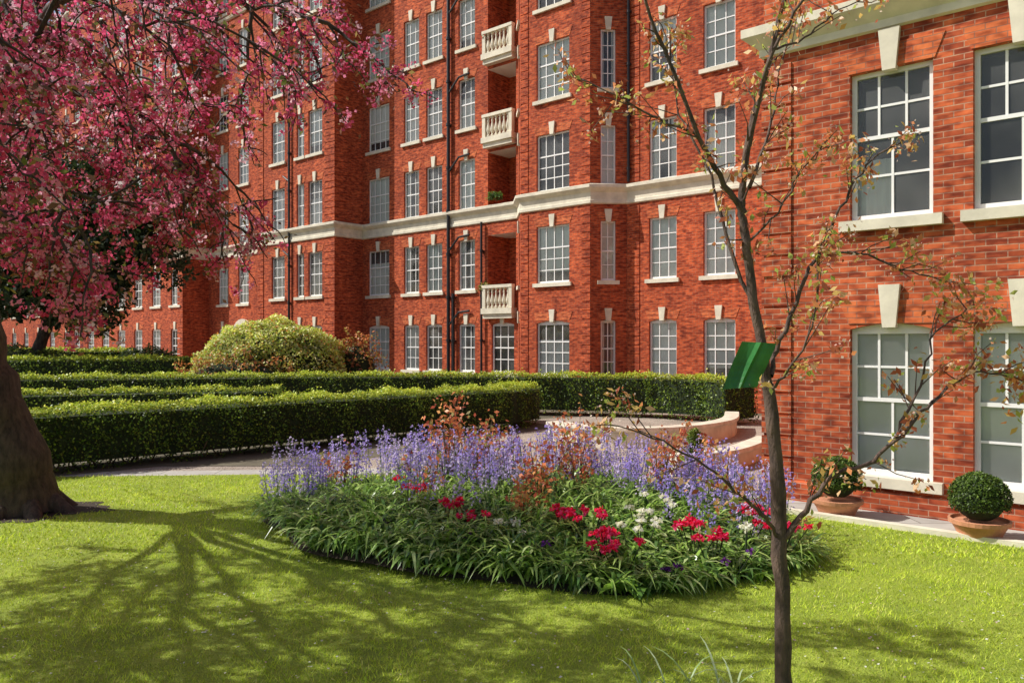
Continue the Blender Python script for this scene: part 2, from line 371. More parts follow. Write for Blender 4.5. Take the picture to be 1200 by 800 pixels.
# ------------------------------------------------------------ numpy meshes
def np_mesh(name,V,nper,mat,C,smooth=False,parent=None):
    V=np.asarray(V,dtype=np.float32).reshape(-1,3); nv=len(V); nf=nv//nper
    me=bpy.data.meshes.new(name); me.vertices.add(nv); me.vertices.foreach_set('co',V.ravel())
    me.loops.add(nv); me.loops.foreach_set('vertex_index',np.arange(nv,dtype=np.int32))
    me.polygons.add(nf); me.polygons.foreach_set('loop_start',np.arange(nf,dtype=np.int32)*nper)
    try: me.polygons.foreach_set('loop_total',np.full(nf,nper,dtype=np.int32))
    except Exception: pass
    me.update(calc_edges=True)
    at=me.color_attributes.new('Col','FLOAT_COLOR','POINT')
    C=np.clip(np.asarray(C,dtype=np.float32),0,1); 
    if len(C)!=nv: C=np.repeat(C,nv//len(C),axis=0)
    at.data.foreach_set('color',np.concatenate([C,np.ones((nv,1),np.float32)],1).ravel())
    me.materials.append(mat); o=bpy.data.objects.new(name,me); COL.objects.link(o)
    if parent: o.parent=parent
    return o
def unit(a): return a/np.maximum(np.linalg.norm(a,axis=1,keepdims=True),1e-9)
def leafV(P,size,bias=None,el=1.7,axis=None):
    n=len(P); nr=rng.normal(size=(n,3))
    if bias is not None: nr=unit(nr)+bias
    nr=unit(nr); ax=rng.normal(size=(n,3)) if axis is None else axis+rng.normal(size=(n,3))*.35
    ax=unit(ax-nr*(ax*nr).sum(1,keepdims=True)); bx=np.cross(nr,ax)
    s=np.asarray(size).reshape(-1,1)*np.ones((n,1)); w=s/el*.5
    V=np.stack([P,P+ax*s*.5+bx*w+nr*s*.08,P+ax*s,P+ax*s*.5-bx*w+nr*s*.08],1); return V.reshape(-1,3)
def colmix(n,cols,jit=.2,p=None):
    c=np.array(cols)[rng.choice(len(cols),n,p=p)]; return c*(1+rng.uniform(-jit,jit,(n,1)))
M_leaf=leaf_mat('leaf'); M_petal=leaf_mat('petal',.5,.6,.2); M_grass=leaf_mat('grass_blades',.4,.55,.25)
M_glossleaf=leaf_mat('strap_leaf',.35,.3,.5); M_newleaf=leaf_mat('new_leaf',.5,.4,.4)

# ------------------------------------------------------------ ground, paths, lawn
def sheet(name,pts,z,mat):
    b=B(); b.poly([(x,y,z) for x,y in pts],mat,[(x,y) for x,y in pts]); return b.make(name)
m,nt,bs=new_mat('ground_soil'); c=ramp(nt,noise(nt,2,4),[(.3,(.09,.075,.05)),(.7,(.16,.14,.09))]); nt.links.new(c,bs.inputs['Base Color']); bs.inputs['Roughness'].default_value=.95
M_ground=m
sheet('ground',[(-400,-200),(400,-200),(400,500),(-400,500)],-.004,m)
m,nt,bs=new_mat('gravel')
v=N(nt,'ShaderNodeTexVoronoi'); v.inputs['Scale'].default_value=34; g=N(nt,'ShaderNodeNewGeometry'); nt.links.new(g.outputs['Position'],v.inputs['Vector'])
c=mix(nt,'MULTIPLY',.8,ramp(nt,noise(nt,1.2,4),[(.3,(.40,.33,.27)),(.7,(.58,.49,.41))]),ramp(nt,v.outputs['Distance'],[(0,(1.1,1.1,1.1)),(.7,(.5,.48,.46))]))
nt.links.new(c,bs.inputs['Base Color']); bs.inputs['Roughness'].default_value=.9; bump(nt,bs,v.outputs['Distance'],.8,.02)
sheet('gravel_path',[(-30,12.4),(-7,12.4),(8,11.4),(14,2),(22,2),(22,22),(12,21.9),(4,24.5),(0,22),(-30,60)],.0,m)
m,nt,bs=new_mat('paving')
uv=N(nt,'ShaderNodeUVMap'); b_=N(nt,'ShaderNodeTexBrick'); nt.links.new(uv.outputs[0],b_.inputs['Vector']); b_.inputs['Scale'].default_value=1
b_.inputs['Brick Width'].default_value=.9; b_.inputs['Row Height'].default_value=.6; b_.inputs['Mortar Size'].default_value=.01
for k_,c_ in (('Color1',(.5,.47,.42)),('Color2',(.42,.4,.36)),('Mortar',(.2,.18,.15))): b_.inputs[k_].default_value=(*c_,1)
nt.links.new(mix(nt,'MULTIPLY',.5,b_.outputs['Color'],ramp(nt,noise(nt,3,4),[(.3,(.6,.6,.6)),(.7,(1.1,1.1,1.1))])),bs.inputs['Base Color']); bs.inputs['Roughness'].default_value=.85
sheet('stone_pavement',[T(fr,-.3,-.85,0)[:2],T(fr,13,-.85,0)[:2],T(fr,13,-.06,0)[:2],T(fr,-.3,-.06,0)[:2]],.004,m)
sheet('paved_path',[(-16,12.3),(-8,12.75),(-1,13.3),(1.4,13.5),(1.0,14.2),(-3,13.7),(-8,13.3),(-16,13.2)],.004,m)
sheet('hedge_border_soil',[(-12,11.5),(-9.3,11.2),(-6.2,14.0),(-3.4,14.0),(-1.2,17.0),(1.2,20.6),(-.4,22.8),(-5,19.5),(-9,15.5)],.008,M_ground)

E0,E1=T(fr,.02,-.95,0)[:2],T(fr,13,-.95,0)[:2]
lawn=[(-20,-6),(14,-6),E1,E0,(3.25,10.7),(2.7,11.5),(1.6,12.5),(0,13.0),(-4,13.1),(-8,12.8),(-20,12.3)]
m,nt,bs=new_mat('lawn'); c=ramp(nt,noise(nt,1.3,4),[(.3,(.25,.33,.03)),(.7,(.40,.48,.055))]); c=mix(nt,'MULTIPLY',.7,c,ramp(nt,noise(nt,60,2),[(.3,(.55,.6,.5)),(.7,(1.2,1.2,1.1))])); nt.links.new(c,bs.inputs['Base Color']); bs.inputs['Roughness'].default_value=.9
bump(nt,bs,noise(nt,80,3),.8,.03)
sheet('lawn',lawn,.012,m)
bk_=B(); sweep(bk_,[E0,E1],[(.045,0),(.045,.07),(-.075,.07),(-.075,0)],M_stone); bk_.make('stone_kerb')
def inpoly(x,y,poly):
    r=np.zeros(len(x),bool); n=len(poly)
    for i in range(n):
        x0,y0=poly[i]; x1,y1=poly[(i+1)%n]
        c=((y0>y)!=(y1>y))&(x<(x1-x0)*(y-y0)/((y1-y0) if y1!=y0 else 1e-9)+x0); r^=c
    return r
BC=np.array([.05,9.4]); BA,BBx=3.1,2.4
def inbed(x,y,k=1.0):
    ang=np.arctan2(y-BC[1],x-BC[0]); wob=1+.03*np.sin(ang*5+1)+.02*np.sin(ang*9)
    return ((x-BC[0]+ .12*(y-BC[1]))/BA)**2+((y-BC[1]+.18*(x-BC[0]))/BBx)**2 < (k*wob)**2
def bare(x,y): # worn soil round the old trunk, ragged edge
    a=np.arctan2(y-10.2,x+6.5); return np.hypot((x+6.5)/1.15,(y-10.2)/.7)-(1+.16*np.sin(3*a)+.1*np.sin(7*a+1)+.06*np.sin(17*a))
def grass(n,y0,y1,hh,ww):
    y=rng.uniform(y0,y1,n); x=rng.uniform(-1,1,n)*(.74*y+1.2)
    k=inpoly(x,y,lawn)&~inbed(x,y,.97)&(bare(x,y)>rng.normal(size=n)*.12); x,y=x[k],y[k]; n=len(x)
    P=np.stack([x,y,np.full(n,.01)],1); a=rng.uniform(0,2*np.pi,n); h=rng.uniform(.5,1.2,n)*hh
    pt=np.sin(x*2.1+1.3*np.sin(y*1.7))*np.sin(y*2.3+x)+.6*np.sin(x*7+y*5)*np.sin(y*6.3)+.5*np.sin(x*13+2*np.sin(y*9))
    h*=1+.25*pt
    w=np.stack([np.cos(a),np.sin(a),np.zeros(n)],1)*(ww*rng.uniform(.6,1.2,n))[:,None]
    l=rng.normal(size=(n,3))*.6; l[:,2]=1; l*=h[:,None]
    V=np.stack([P-w,P+w,P+l],1).reshape(-1,3)
    C=colmix(n,[(.54,.66,.06),(.64,.74,.09),(.38,.52,.05),(.68,.66,.2)],.25,[.4,.27,.23,.1])*(1+.16*pt[:,None])
    return V,C
v1,c1=grass(120000,3.2,8,.032,.0042); v2,c2=grass(80000,8,13,.036,.008)
np_mesh('grass_blades',np.concatenate([v1,v2]),3,M_grass,np.repeat(np.concatenate([c1,c2]),3,axis=0))
n=3600; y=rng.uniform(4,12.3,n); x=rng.uniform(-1,1,n)*(.7*y+1); k=inpoly(x,y,lawn)&~inbed(x,y)&(rng.uniform(0,1,n)<.35+.65*(np.sin(x*2)*np.sin(y*2.6+x)>0)); x,y=x[k],y[k]; n=len(x)
np_mesh('daisies_and_petals',leafV(np.stack([x,y,rng.uniform(.03,.045,n)],1),rng.uniform(.012,.026,n),bias=np.array([0,0,2.5]),el=1.1),4,M_petal,colmix(n,[(.88,.86,.82),(.85,.6,.65)],.1,[.75,.25]))

# ------------------------------------------------------------ hedges
M_core=plain('hedge_core',(.018,.03,.009),.95,.4,9); M_twig=plain('hedge_twigs',(.10,.07,.04),.9,.4,20)
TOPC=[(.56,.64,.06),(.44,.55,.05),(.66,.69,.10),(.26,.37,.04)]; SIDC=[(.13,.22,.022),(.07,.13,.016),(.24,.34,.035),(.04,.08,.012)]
def hedge(name,poly,w,h,dens,size,z0=.12,stems=False,rnd=.12):
    e=empty(name); b=B(); sweep(b,poly,[(w/2-.1,z0+.05),(w/2-.1,h-.12),(-w/2+.1,h-.12),(-w/2+.1,z0+.05),(w/2-.1,z0+.05)],M_core); b.make('core',e)
    P=np.array(poly); sg=P[1:]-P[:-1]; L=np.linalg.norm(sg,axis=1); cum=np.concatenate([[0],np.cumsum(L)]); tot=cum[-1]
    per=2*(h-z0)+w; n=int(tot*per*dens)
    t=rng.uniform(-.02,tot+.02,n); q=rng.uniform(0,per,n)
    i=np.clip(np.searchsorted(cum,t)-1,0,len(L)-1); d=sg[i]/L[i][:,None]; base=P[i]+d*(t-cum[i])[:,None]; nn=np.stack([d[:,1],-d[:,0]],1)
    hs=h-z0
    off=np.where(q<hs,w/2,np.where(q<hs+w,w/2-(q-hs),-w/2)); z=np.where(q<hs,z0+q,np.where(q<hs+w,h,h-(q-hs-w)))
    nx=np.where(q<hs,1.,np.where(q<hs+w,0,-1.)); nz=np.where((q>=hs)&(q<hs+w),1.,0)
    ez=np.clip((z-(h-rnd))/rnd,0,1); eo=np.clip((np.abs(off)-(w/2-rnd))/rnd,0,1)
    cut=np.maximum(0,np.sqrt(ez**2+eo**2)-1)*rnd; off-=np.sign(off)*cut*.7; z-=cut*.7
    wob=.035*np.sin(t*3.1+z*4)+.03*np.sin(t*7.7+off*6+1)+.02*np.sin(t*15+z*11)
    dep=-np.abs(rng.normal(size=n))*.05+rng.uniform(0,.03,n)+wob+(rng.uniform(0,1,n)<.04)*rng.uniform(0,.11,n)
    off+=nx*dep; z+=nz*dep
    low=(z<z0+.12)&(nz<.5); z=np.where(low,z+rng.uniform(-.12,.05,n)+.07*np.sin(t*5.3)*np.sin(t*2.1),z); z=np.maximum(z,.02)
    X=base+nn*off[:,None]
    V=np.stack([X[:,0],X[:,1],z],1); bias=np.stack([nn[:,0]*nx,nn[:,1]*nx,nz],1)*.9
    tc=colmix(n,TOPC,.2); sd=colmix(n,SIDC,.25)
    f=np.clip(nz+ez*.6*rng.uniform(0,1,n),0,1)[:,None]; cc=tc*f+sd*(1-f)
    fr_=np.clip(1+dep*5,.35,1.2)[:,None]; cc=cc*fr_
    VV=leafV(V,rng.uniform(.7,1.25,n)*size,bias=bias,el=1.5)
    caps=[];cb=[]
    for (p,dd) in ((P[0],-(sg[0]/L[0])),(P[-1],sg[-1]/L[-1])):
        m_=int(w*h*dens*1.2); u=rng.uniform(-w/2,w/2,m_); zz=rng.uniform(z0,h-.02,m_); nb=np.array([dd[1],-dd[0]])
        xx=p+nb*u[:,None]+dd*(rng.normal(size=m_)*.03)[:,None]; caps.append(np.stack([xx[:,0],xx[:,1],zz],1)); cb.append(np.tile([dd[0],dd[1],0],(m_,1)))
    caps=np.concatenate(caps); cb=np.concatenate(cb); cv=leafV(caps,rng.uniform(.7,1.25,len(caps))*size,bias=cb*.9,el=1.5)
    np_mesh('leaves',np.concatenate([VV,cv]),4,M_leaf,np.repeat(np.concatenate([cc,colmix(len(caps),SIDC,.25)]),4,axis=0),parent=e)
    b=B()
    if stems:
        s=0
        while s<tot:
            i_=min(int(np.searchsorted(cum,s,side='right')-1),len(L)-1); d_=sg[i_]/L[i_]; p=P[i_]+d_*(s-cum[i_]); nb=np.array([d_[1],-d_[0]])
            for o in (-.2,random.uniform(.0,.3)):
                x,y=p+nb*(o*w+random.uniform(-.08,.08))+d_*random.uniform(-.12,.12); b_x=random.uniform(-.12,.12)
                tube(b,[(x,y,0),(x+b_x,y+random.uniform(-.06,.06),.14),(x+2*b_x,y+random.uniform(-.1,.1),.36)],[random.uniform(.012,.024),.014,.01],M_twig,5)
                if random.random()<.5: tube(b,[(x,y,.05),(x-b_x*1.6,y,.2),(x-2.8*b_x,y,.36)],[.011,.009,.006],M_twig,4)
            s+=random.uniform(.18,.5)
        b.make('stems',e)
    return e
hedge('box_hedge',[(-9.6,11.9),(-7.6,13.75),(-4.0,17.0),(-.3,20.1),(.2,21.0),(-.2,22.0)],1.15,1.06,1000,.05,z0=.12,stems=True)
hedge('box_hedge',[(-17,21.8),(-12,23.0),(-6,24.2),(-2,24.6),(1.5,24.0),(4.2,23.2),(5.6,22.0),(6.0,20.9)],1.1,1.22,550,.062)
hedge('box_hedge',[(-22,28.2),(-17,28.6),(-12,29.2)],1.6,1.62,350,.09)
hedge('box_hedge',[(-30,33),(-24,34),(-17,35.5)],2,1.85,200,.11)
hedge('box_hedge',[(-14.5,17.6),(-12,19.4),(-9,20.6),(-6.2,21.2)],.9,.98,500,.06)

def lowwall(name,poly,h=.42,w=.34):
    b=B(); sweep(b,poly,[(w/2-.05,0),(w/2-.05,h-.09),(-w/2+.05,h-.09),(-w/2+.05,0)],M_stone)
    sweep(b,poly,[(w/2,h-.088),(w/2+.01,h-.06),(w/2,h),(-w/2,h),(-w/2-.01,h-.06),(-w/2,h-.088)],M_stone2); b.make(name)
M_stone2=plain('coping_stone',(.66,.60,.48),.8,.2,4,.3)
def arc(pts,n=6):
    P=[Vector((*p,0)) for p in pts]; out=[]
    for i in range(len(P)-1):
        p0=P[max(i-1,0)];p1=P[i];p2=P[i+1];p3=P[min(i+2,len(P)-1)]
        for k in range(n):
            t=k/n; out.append(.5*((2*p1)+(-p0+p2)*t+(2*p0-5*p1+4*p2-p3)*t*t+(-p0+3*p1-3*p2+p3)*t**3))
    out.append(P[-1]); return [(v.x,v.y) for v in out]
lowwall('curved_stone_wall',arc([(.9,17.8),(1.9,16.6),(3.4,16.7),(4.9,18.2),(5.6,20.2)]),.42)
lowwall('curved_stone_wall',arc([(2.6,13.0),(3.8,13.8),(5.0,15.6)]),.34)

# ------------------------------------------------------------ shrubs
def blob(name,c,r,n,size,cols,core=True,p=None,wobble=.15,jit=.25,up=.3,corecol=M_core,leafm=None,el=1.7,par=None):
    e=empty(name); d=unit(rng.normal(size=(n,3))); d[:,2]=np.where(d[:,2]<-.35,-d[:,2],d[:,2])
    k=1+wobble*(np.sin(d[:,0]*7+c[0])*np.sin(d[:,1]*6+d[:,2]*5)+.5*np.sin(d[:,0]*17+d[:,2]*13))
    rr=k*(1-np.abs(rng.normal(size=n))*.06)
    P=np.array(c)+d*rr[:,None]*np.array(r); P[:,2]=np.maximum(P[:,2],.03)
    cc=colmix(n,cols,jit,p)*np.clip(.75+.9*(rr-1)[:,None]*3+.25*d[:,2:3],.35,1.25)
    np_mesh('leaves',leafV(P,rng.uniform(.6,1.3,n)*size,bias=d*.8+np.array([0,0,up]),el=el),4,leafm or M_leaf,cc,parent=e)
    if core:
        b=B(); pr=[(r[0]*.82*math.cos(a),c[2]+r[2]*.82*math.sin(a)) for a in np.linspace(-1.1,math.pi/2,9)]
        pr=[(max(q,.001),max(z,.01)) for q,z in pr]
        lathe(b,c[0],c[1],pr,corecol,16); o=b.make('core',e); 
        s=r[1]/r[0]
        for vv in o.data.vertices: vv.co.y=c[1]+(vv.co.y-c[1])*s
    return e
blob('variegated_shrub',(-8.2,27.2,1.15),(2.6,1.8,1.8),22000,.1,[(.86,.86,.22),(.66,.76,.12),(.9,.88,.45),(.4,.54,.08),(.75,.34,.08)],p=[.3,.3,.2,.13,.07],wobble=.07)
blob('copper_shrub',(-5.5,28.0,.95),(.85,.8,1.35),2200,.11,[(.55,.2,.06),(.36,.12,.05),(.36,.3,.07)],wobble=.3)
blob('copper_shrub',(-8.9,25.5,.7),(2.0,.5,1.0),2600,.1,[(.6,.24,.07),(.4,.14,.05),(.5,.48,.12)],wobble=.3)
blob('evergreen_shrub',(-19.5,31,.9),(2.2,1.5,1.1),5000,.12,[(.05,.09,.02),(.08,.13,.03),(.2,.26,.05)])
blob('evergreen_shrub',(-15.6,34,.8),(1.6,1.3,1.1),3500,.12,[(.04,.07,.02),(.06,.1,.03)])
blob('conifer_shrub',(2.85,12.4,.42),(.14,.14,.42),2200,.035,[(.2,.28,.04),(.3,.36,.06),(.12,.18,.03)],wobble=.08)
for (ss,zz,cl) in ((9.0,7.9,[(.1,.2,.03),(.16,.28,.05)]),(8.7,14.3,[(.12,.2,.04),(.7,.05,.05)]),(8.5,4.3,[(.12,.2,.04),(.5,.4,.1)])):
    p=T(f8,ss-.6,-.02,zz); blob('balcony_plant',(p[0],p[1],zz),(.28,.22,.22),500,.08,cl,core=False,wobble=.3)

M_terra=plain('terracotta',(.54,.24,.13),.8,.25,6,.15)
def topiary(x,y,r,cz):
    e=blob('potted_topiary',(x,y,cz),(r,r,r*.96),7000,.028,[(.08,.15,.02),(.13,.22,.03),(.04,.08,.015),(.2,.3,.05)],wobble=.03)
    b=B(); lathe(b,x,y,[(.001,.004),(.20,.004),(.245,.1),(.285,.17),(.31,.175),(.315,.22),(.29,.225),(.275,.19),(.001,.185)],M_terra,28); b.make('terracotta_pot',e)
topiary(4.10,10.02,.295,.46); topiary(5.22,8.86,.31,.44)

# ------------------------------------------------------------ flower bed
def mound(x,y):
    q=((x-BC[0])/BA)**2+((y-BC[1])/BBx)**2; return .30*np.clip(1-q,0,1)
bed=empty('flower_bed')
b=B(); nr_,na_=8,48; M_soil=plain('bed_soil',(.05,.035,.022),.95,.4,14,.6)
def bedpt(k,a):
    lo,hi=0,5
    for _ in range(22):
        mm=(lo+hi)/2
        if inbed(np.array([BC[0]+mm*math.cos(a)]),np.array([BC[1]+mm*math.sin(a)]))[0]: lo=mm
        else: hi=mm
    r_=lo*k; x,y=BC[0]+r_*math.cos(a),BC[1]+r_*math.sin(a); return (x,y,.02+float(mound(x,y))+(0 if k<.99 else -.015))
g_=[[bedpt(i/nr_,2*math.pi*j/na_) for j in range(na_)] for i in range(nr_+1)]
for i in range(nr_):
    for j in range(na_):
        j2=(j+1)%na_
        if i==0: b.poly([g_[0][0],g_[1][j],g_[1][j2]],M_soil,smooth=True)
        else: b.poly([g_[i][j],g_[i+1][j],g_[i+1][j2],g_[i][j2]],M_soil,smooth=True)
b.make('soil',bed)
def samp(n,cond,k=.97):
    x=rng.uniform(BC[0]-4,BC[0]+4,n*8); y=rng.uniform(BC[1]-3.4,BC[1]+3.4,n*8); k=inbed(x,y,k)&cond(x,y); return x[k][:n],y[k][:n]
def ribbons(P,az,L,Wd,a,b_,seg=5):
    n=len(P); t=np.linspace(0,1,seg+1); dirv=np.stack([np.cos(az),np.sin(az)],1); sd=np.stack([-np.sin(az),np.cos(az)],1)
    hor=L[:,None]*(t[None]**1.25)*.85; z=L[:,None]*(a[:,None]*t[None]-b_[:,None]*t[None]**2)
    wd=Wd[:,None]*(np.sin(np.pi*np.clip(t*.86+.14,0,1))**.6)[None]; wd[:,-1]=.001
    cx=P[:,0,None]+dirv[:,0,None]*hor; cy=P[:,1,None]+dirv[:,1,None]*hor; cz=np.maximum(P[:,2,None]+z,.02)
    Lf=np.stack([cx+sd[:,0,None]*wd,cy+sd[:,1,None]*wd,cz+wd*.35],2); Rt=np.stack([cx-sd[:,0,None]*wd,cy-sd[:,1,None]*wd,cz+wd*.35],2)
    Q=np.stack([Lf[:,:-1],Rt[:,:-1],Rt[:,1:],Lf[:,1:]],2); return Q.reshape(-1,3),seg
def clumps(nc,per,cond,L0,L1,W0,W1,cols,a0=.9,a1=1.5,name='strap_leaves'):
    x,y=samp(nc,cond); nc=len(x); x=np.repeat(x,per)+rng.normal(size=nc*per)*.035; y=np.repeat(y,per)+rng.normal(size=nc*per)*.035; n=nc*per
    a=rng.uniform(a0,a1,n); V,s=ribbons(np.stack([x,y,mound(x,y)+.02],1),rng.uniform(0,6.283,n),rng.uniform(L0,L1,n),rng.uniform(W0,W1,n),a,a*rng.uniform(.6,1.05,n))
    C=np.repeat(colmix(n,cols,.3),s*4,axis=0); np_mesh(name,V,4,M_glossleaf,C,parent=bed)
G1=[(.20,.36,.05),(.30,.48,.08),(.09,.18,.04),(.42,.56,.15)]
rim=lambda x,y: ~inbed(x,y,.86)
clumps(600,13,lambda x,y:y<50,.32,.54,.009,.017,G1,1.0,1.7)
clumps(320,12,lambda x,y:(y-BC[1]+.25*(x-BC[0]))<-.6,.28,.46,.014,.024,[(.24,.40,.08),(.38,.52,.13),(.52,.62,.26),(.10,.2,.05)],name='front_strap_leaves')
clumps(210,12,rim,.26,.40,.010,.020,[(.24,.40,.08),(.38,.52,.13),(.10,.2,.05)],name='edge_strap_leaves')
clumps(180,11,lambda x,y:((y-BC[1])<-.5)&(x>-.8),.18,.30,.03,.05,[(.24,.42,.045),(.34,.52,.07),(.11,.22,.035)],.7,1.2,name='primrose_leaves')
x,y=samp(700,lambda x,y:(y-BC[1]+.18*(x-BC[0])>-.6+.8*np.sin(x*2.2))&(rng.uniform(0,1,len(x))<np.clip(.2+.8*(np.sin(x*2.7+y*1.5)+.5*np.sin(y*4+x)>-.25),0,1))); ns=len(x)
hs_=rng.uniform(.40,.86,ns)+.05*np.sin(x*3)+.05*(y>BC[1]+.8); lean=rng.normal(size=(ns,2))*.09; z0_=mound(x,y)
st=[];
for dx_,dy_ in ((.004,0),(0,.004)):
    A=np.stack([x-dx_,y-dy_,z0_],1);Bq=np.stack([x+dx_,y+dy_,z0_],1);C_=np.stack([x+lean[:,0]+dx_*.6,y+lean[:,1]+dy_*.6,z0_+hs_],1);D=np.stack([x+lean[:,0]-dx_*.6,y+lean[:,1]-dy_*.6,z0_+hs_],1)
    st.append(np.stack([A,Bq,C_,D],1).reshape(-1,3))
st=np.concatenate(st); np_mesh('bluebell_stems',st,4,M_leaf,np.tile([[.16,.26,.1]],(len(st),1)),parent=bed)
nf=19; t=np.tile(np.linspace(.58,1.03,nf),ns)+rng.uniform(-.02,.02,ns*nf); idx=np.repeat(np.arange(ns),nf)
rad=(1.15-t)*.08*rng.uniform(.5,1.3,ns*nf)+.006; an=rng.uniform(0,6.283,ns*nf)
P=np.stack([x[idx]+lean[idx,0]*t+rad*np.cos(an),y[idx]+lean[idx,1]*t+rad*np.sin(an),z0_[idx]+hs_[idx]*t],1)
ax=np.stack([np.cos(an)*.6,np.sin(an)*.6,-np.ones(len(an))*.7],1)
tone=colmix(ns,[(.52,.41,.90),(.44,.34,.84),(.64,.53,.92),(.76,.66,.93)],.1)[idx]*rng.uniform(.8,1.12,(ns*nf,1))
np_mesh('bluebell_flowers',np.concatenate([leafV(P,rng.uniform(.026,.044,len(P)),el=1.6,axis=ax) for _ in range(2)]),4,M_petal,np.concatenate([np.repeat(tone,4,axis=0)]*2),parent=bed)
def heads(cs,cols,name,n=26,r=.06,size=.04):
    Ps=[]; b=B()
    for (cx,cy,cz,k) in cs:
        for _ in range(k):
            q=np.array([cx,cy,cz])+rng.normal(size=3)*np.array([.10,.09,.03]); d=unit(rng.normal(size=(n,3))); d[:,2]=np.abs(d[:,2])*.7; Ps.append(q+d*r*rng.uniform(.5,1,(n,1))*.7)
            tube(b,[(cx,cy,.02),tuple(q)],[.006,.005],M_core,5)
    P=np.concatenate(Ps); np_mesh(name,leafV(P,rng.uniform(.7,1.2,len(P))*size,bias=np.array([0,-.3,.9]),el=1.15),4,M_petal,colmix(len(P),cols,.2),parent=bed)
    b.make(name+'_stems',bed)
RED=[(.9,.02,.10),(.78,.012,.06),(.94,.09,.26)]
heads([(-1.15,9.05,.54,4),(-.6,8.35,.48,6),(-.45,8.1,.42,5),(.72,7.75,.50,7),(.88,7.35,.45,8),(.98,7.1,.38,5),(.6,8.0,.5,5),(1.75,7.55,.46,7),(1.85,7.3,.40,5),(2.35,8.0,.5,8),(2.6,7.7,.42,6),(-1.3,9.3,.54,3)],RED,'red_flowers',r=.068,size=.043)
heads([(1.2,7.5,.44,4),(1.65,8.3,.52,5),(1.3,7.9,.48,5),(-.1,7.8,.40,4),(2.2,7.5,.40,3)],[(.9,.88,.66),(.9,.88,.8)],'cream_flowers')
heads([(-.3,7.7,.30,3),(2.0,7.2,.26,2),(-1.2,8.3,.34,2),(.3,7.3,.28,2),(1.4,7.0,.22,2)],[(.12,.03,.22),(.2,.05,.3)],'purple_pansies',n=16)
M_stem=plain('rose_stem',(.12,.07,.04),.7,.3,20)
b=B(); LP=[]
for (cx,cy,h,k) in ((-.8,10.0,1.40,18),(-.45,9.7,1.1,14),(-.1,10.3,1.05,10),(.3,8.9,.9,12),(.8,9.6,1.0,12),(.9,10.9,1.15,12),(1.75,9.4,1.05,13),(2.3,10.1,.95,10),(-1.0,9.2,.75,6),(0.1,8.4,.65,7),(-2.2,10.3,.7,5)):
    for _ in range(k):
        a=random.uniform(0,6.28); l=h*random.uniform(.55,1.05); r_=random.uniform(.06,.38)
        pts=[(cx,cy,.15),(cx+r_*.4*math.cos(a),cy+r_*.4*math.sin(a),.15+l*.55),(cx+r_*math.cos(a),cy+r_*math.sin(a),.15+l)]
        tube(b,pts,[.007,.005,.003],M_stem,4)
        for _q in range(22):
            t_=random.uniform(.45,1.03); p=Vector(pts[1]).lerp(Vector(pts[2]),max(0,(t_-.4)/.6)); LP.append(p+Vector(np.random.default_rng(len(LP)).normal(size=3)*.045))
b.make('rose_stems',bed); LP=np.array(LP)
np_mesh('rose_leaves',leafV(LP,rng.uniform(.04,.085,len(LP)),el=1.6,bias=np.array([0,0,.4])),4,M_newleaf,colmix(len(LP),[(.74,.24,.10),(.50,.12,.07),(.78,.40,.15),(.34,.32,.08)],.25,[.4,.28,.2,.12]),parent=bed)
x=np.array([.95,1.0,1.05,1.12,1.25,1.3,1.35,.8]); P=np.stack([x,4.75+rng.uniform(-.1,.1,8),np.full(8,.01)],1)
P=np.repeat(P,3,axis=0); n=len(P); V,s=ribbons(P,rng.uniform(0,6.28,n),rng.uniform(.28,.40,n),rng.uniform(.005,.008,n),rng.uniform(1.3,1.7,n),rng.uniform(.6,1.1,n))
np_mesh('bulb_plant',V,4,M_glossleaf,np.repeat(colmix(n,[(.5,.6,.36),(.32,.46,.18)],.2),s*4,axis=0))

# ------------------------------------------------------------ trees
def bark(name,c0,c1):
    m,nt,bs=new_mat(name); tc=N(nt,'ShaderNodeNewGeometry'); mp=N(nt,'ShaderNodeMapping'); mp.inputs['Scale'].default_value=(1,1,.35); nt.links.new(tc.outputs['Position'],mp.inputs[0])
    n1=noise(nt,14,4,mp.outputs[0],.7); c=ramp(nt,n1,[(.35,c0),(.68,c1)]); nt.links.new(c,bs.inputs['Base Color']); bs.inputs['Roughness'].default_value=.85; bump(nt,bs,n1,.9,.03); return m
M_bark1=bark('cherry_bark',(.03,.02,.016),(.11,.075,.055)); M_bark2=bark('sapling_bark',(.05,.032,.026),(.17,.11,.08))
def cr(pts,n=5):
    P=[Vector(p) for p in pts]; out=[]
    for i in range(len(P)-1):
        p0=P[max(i-1,0)];p1=P[i];p2=P[i+1];p3=P[min(i+2,len(P)-1)]
        for k in range(n):
            t=k/n; out.append(.5*((2*p1)+(-p0+p2)*t+(2*p0-5*p1+4*p2-p3)*t*t+(-p0+3*p1-3*p2+p3)*t**3))
    out.append(P[-1]); return out
def rv(s=1): return Vector((random.gauss(0,s),random.gauss(0,s),random.gauss(0,s)))
def limb(b,pts,r0,r1,mat,seg=8,wig=0):
    P=cr(pts,5); n=len(P); P=[p+(rv(wig) if 0<i<n-1 else Vector()) for i,p in enumerate(P)]
    tube(b,P,[(r0+(r1-r0)*(i/(n-1))**.8)*random.uniform(.93,1.08) for i in range(n)],mat,seg); return P

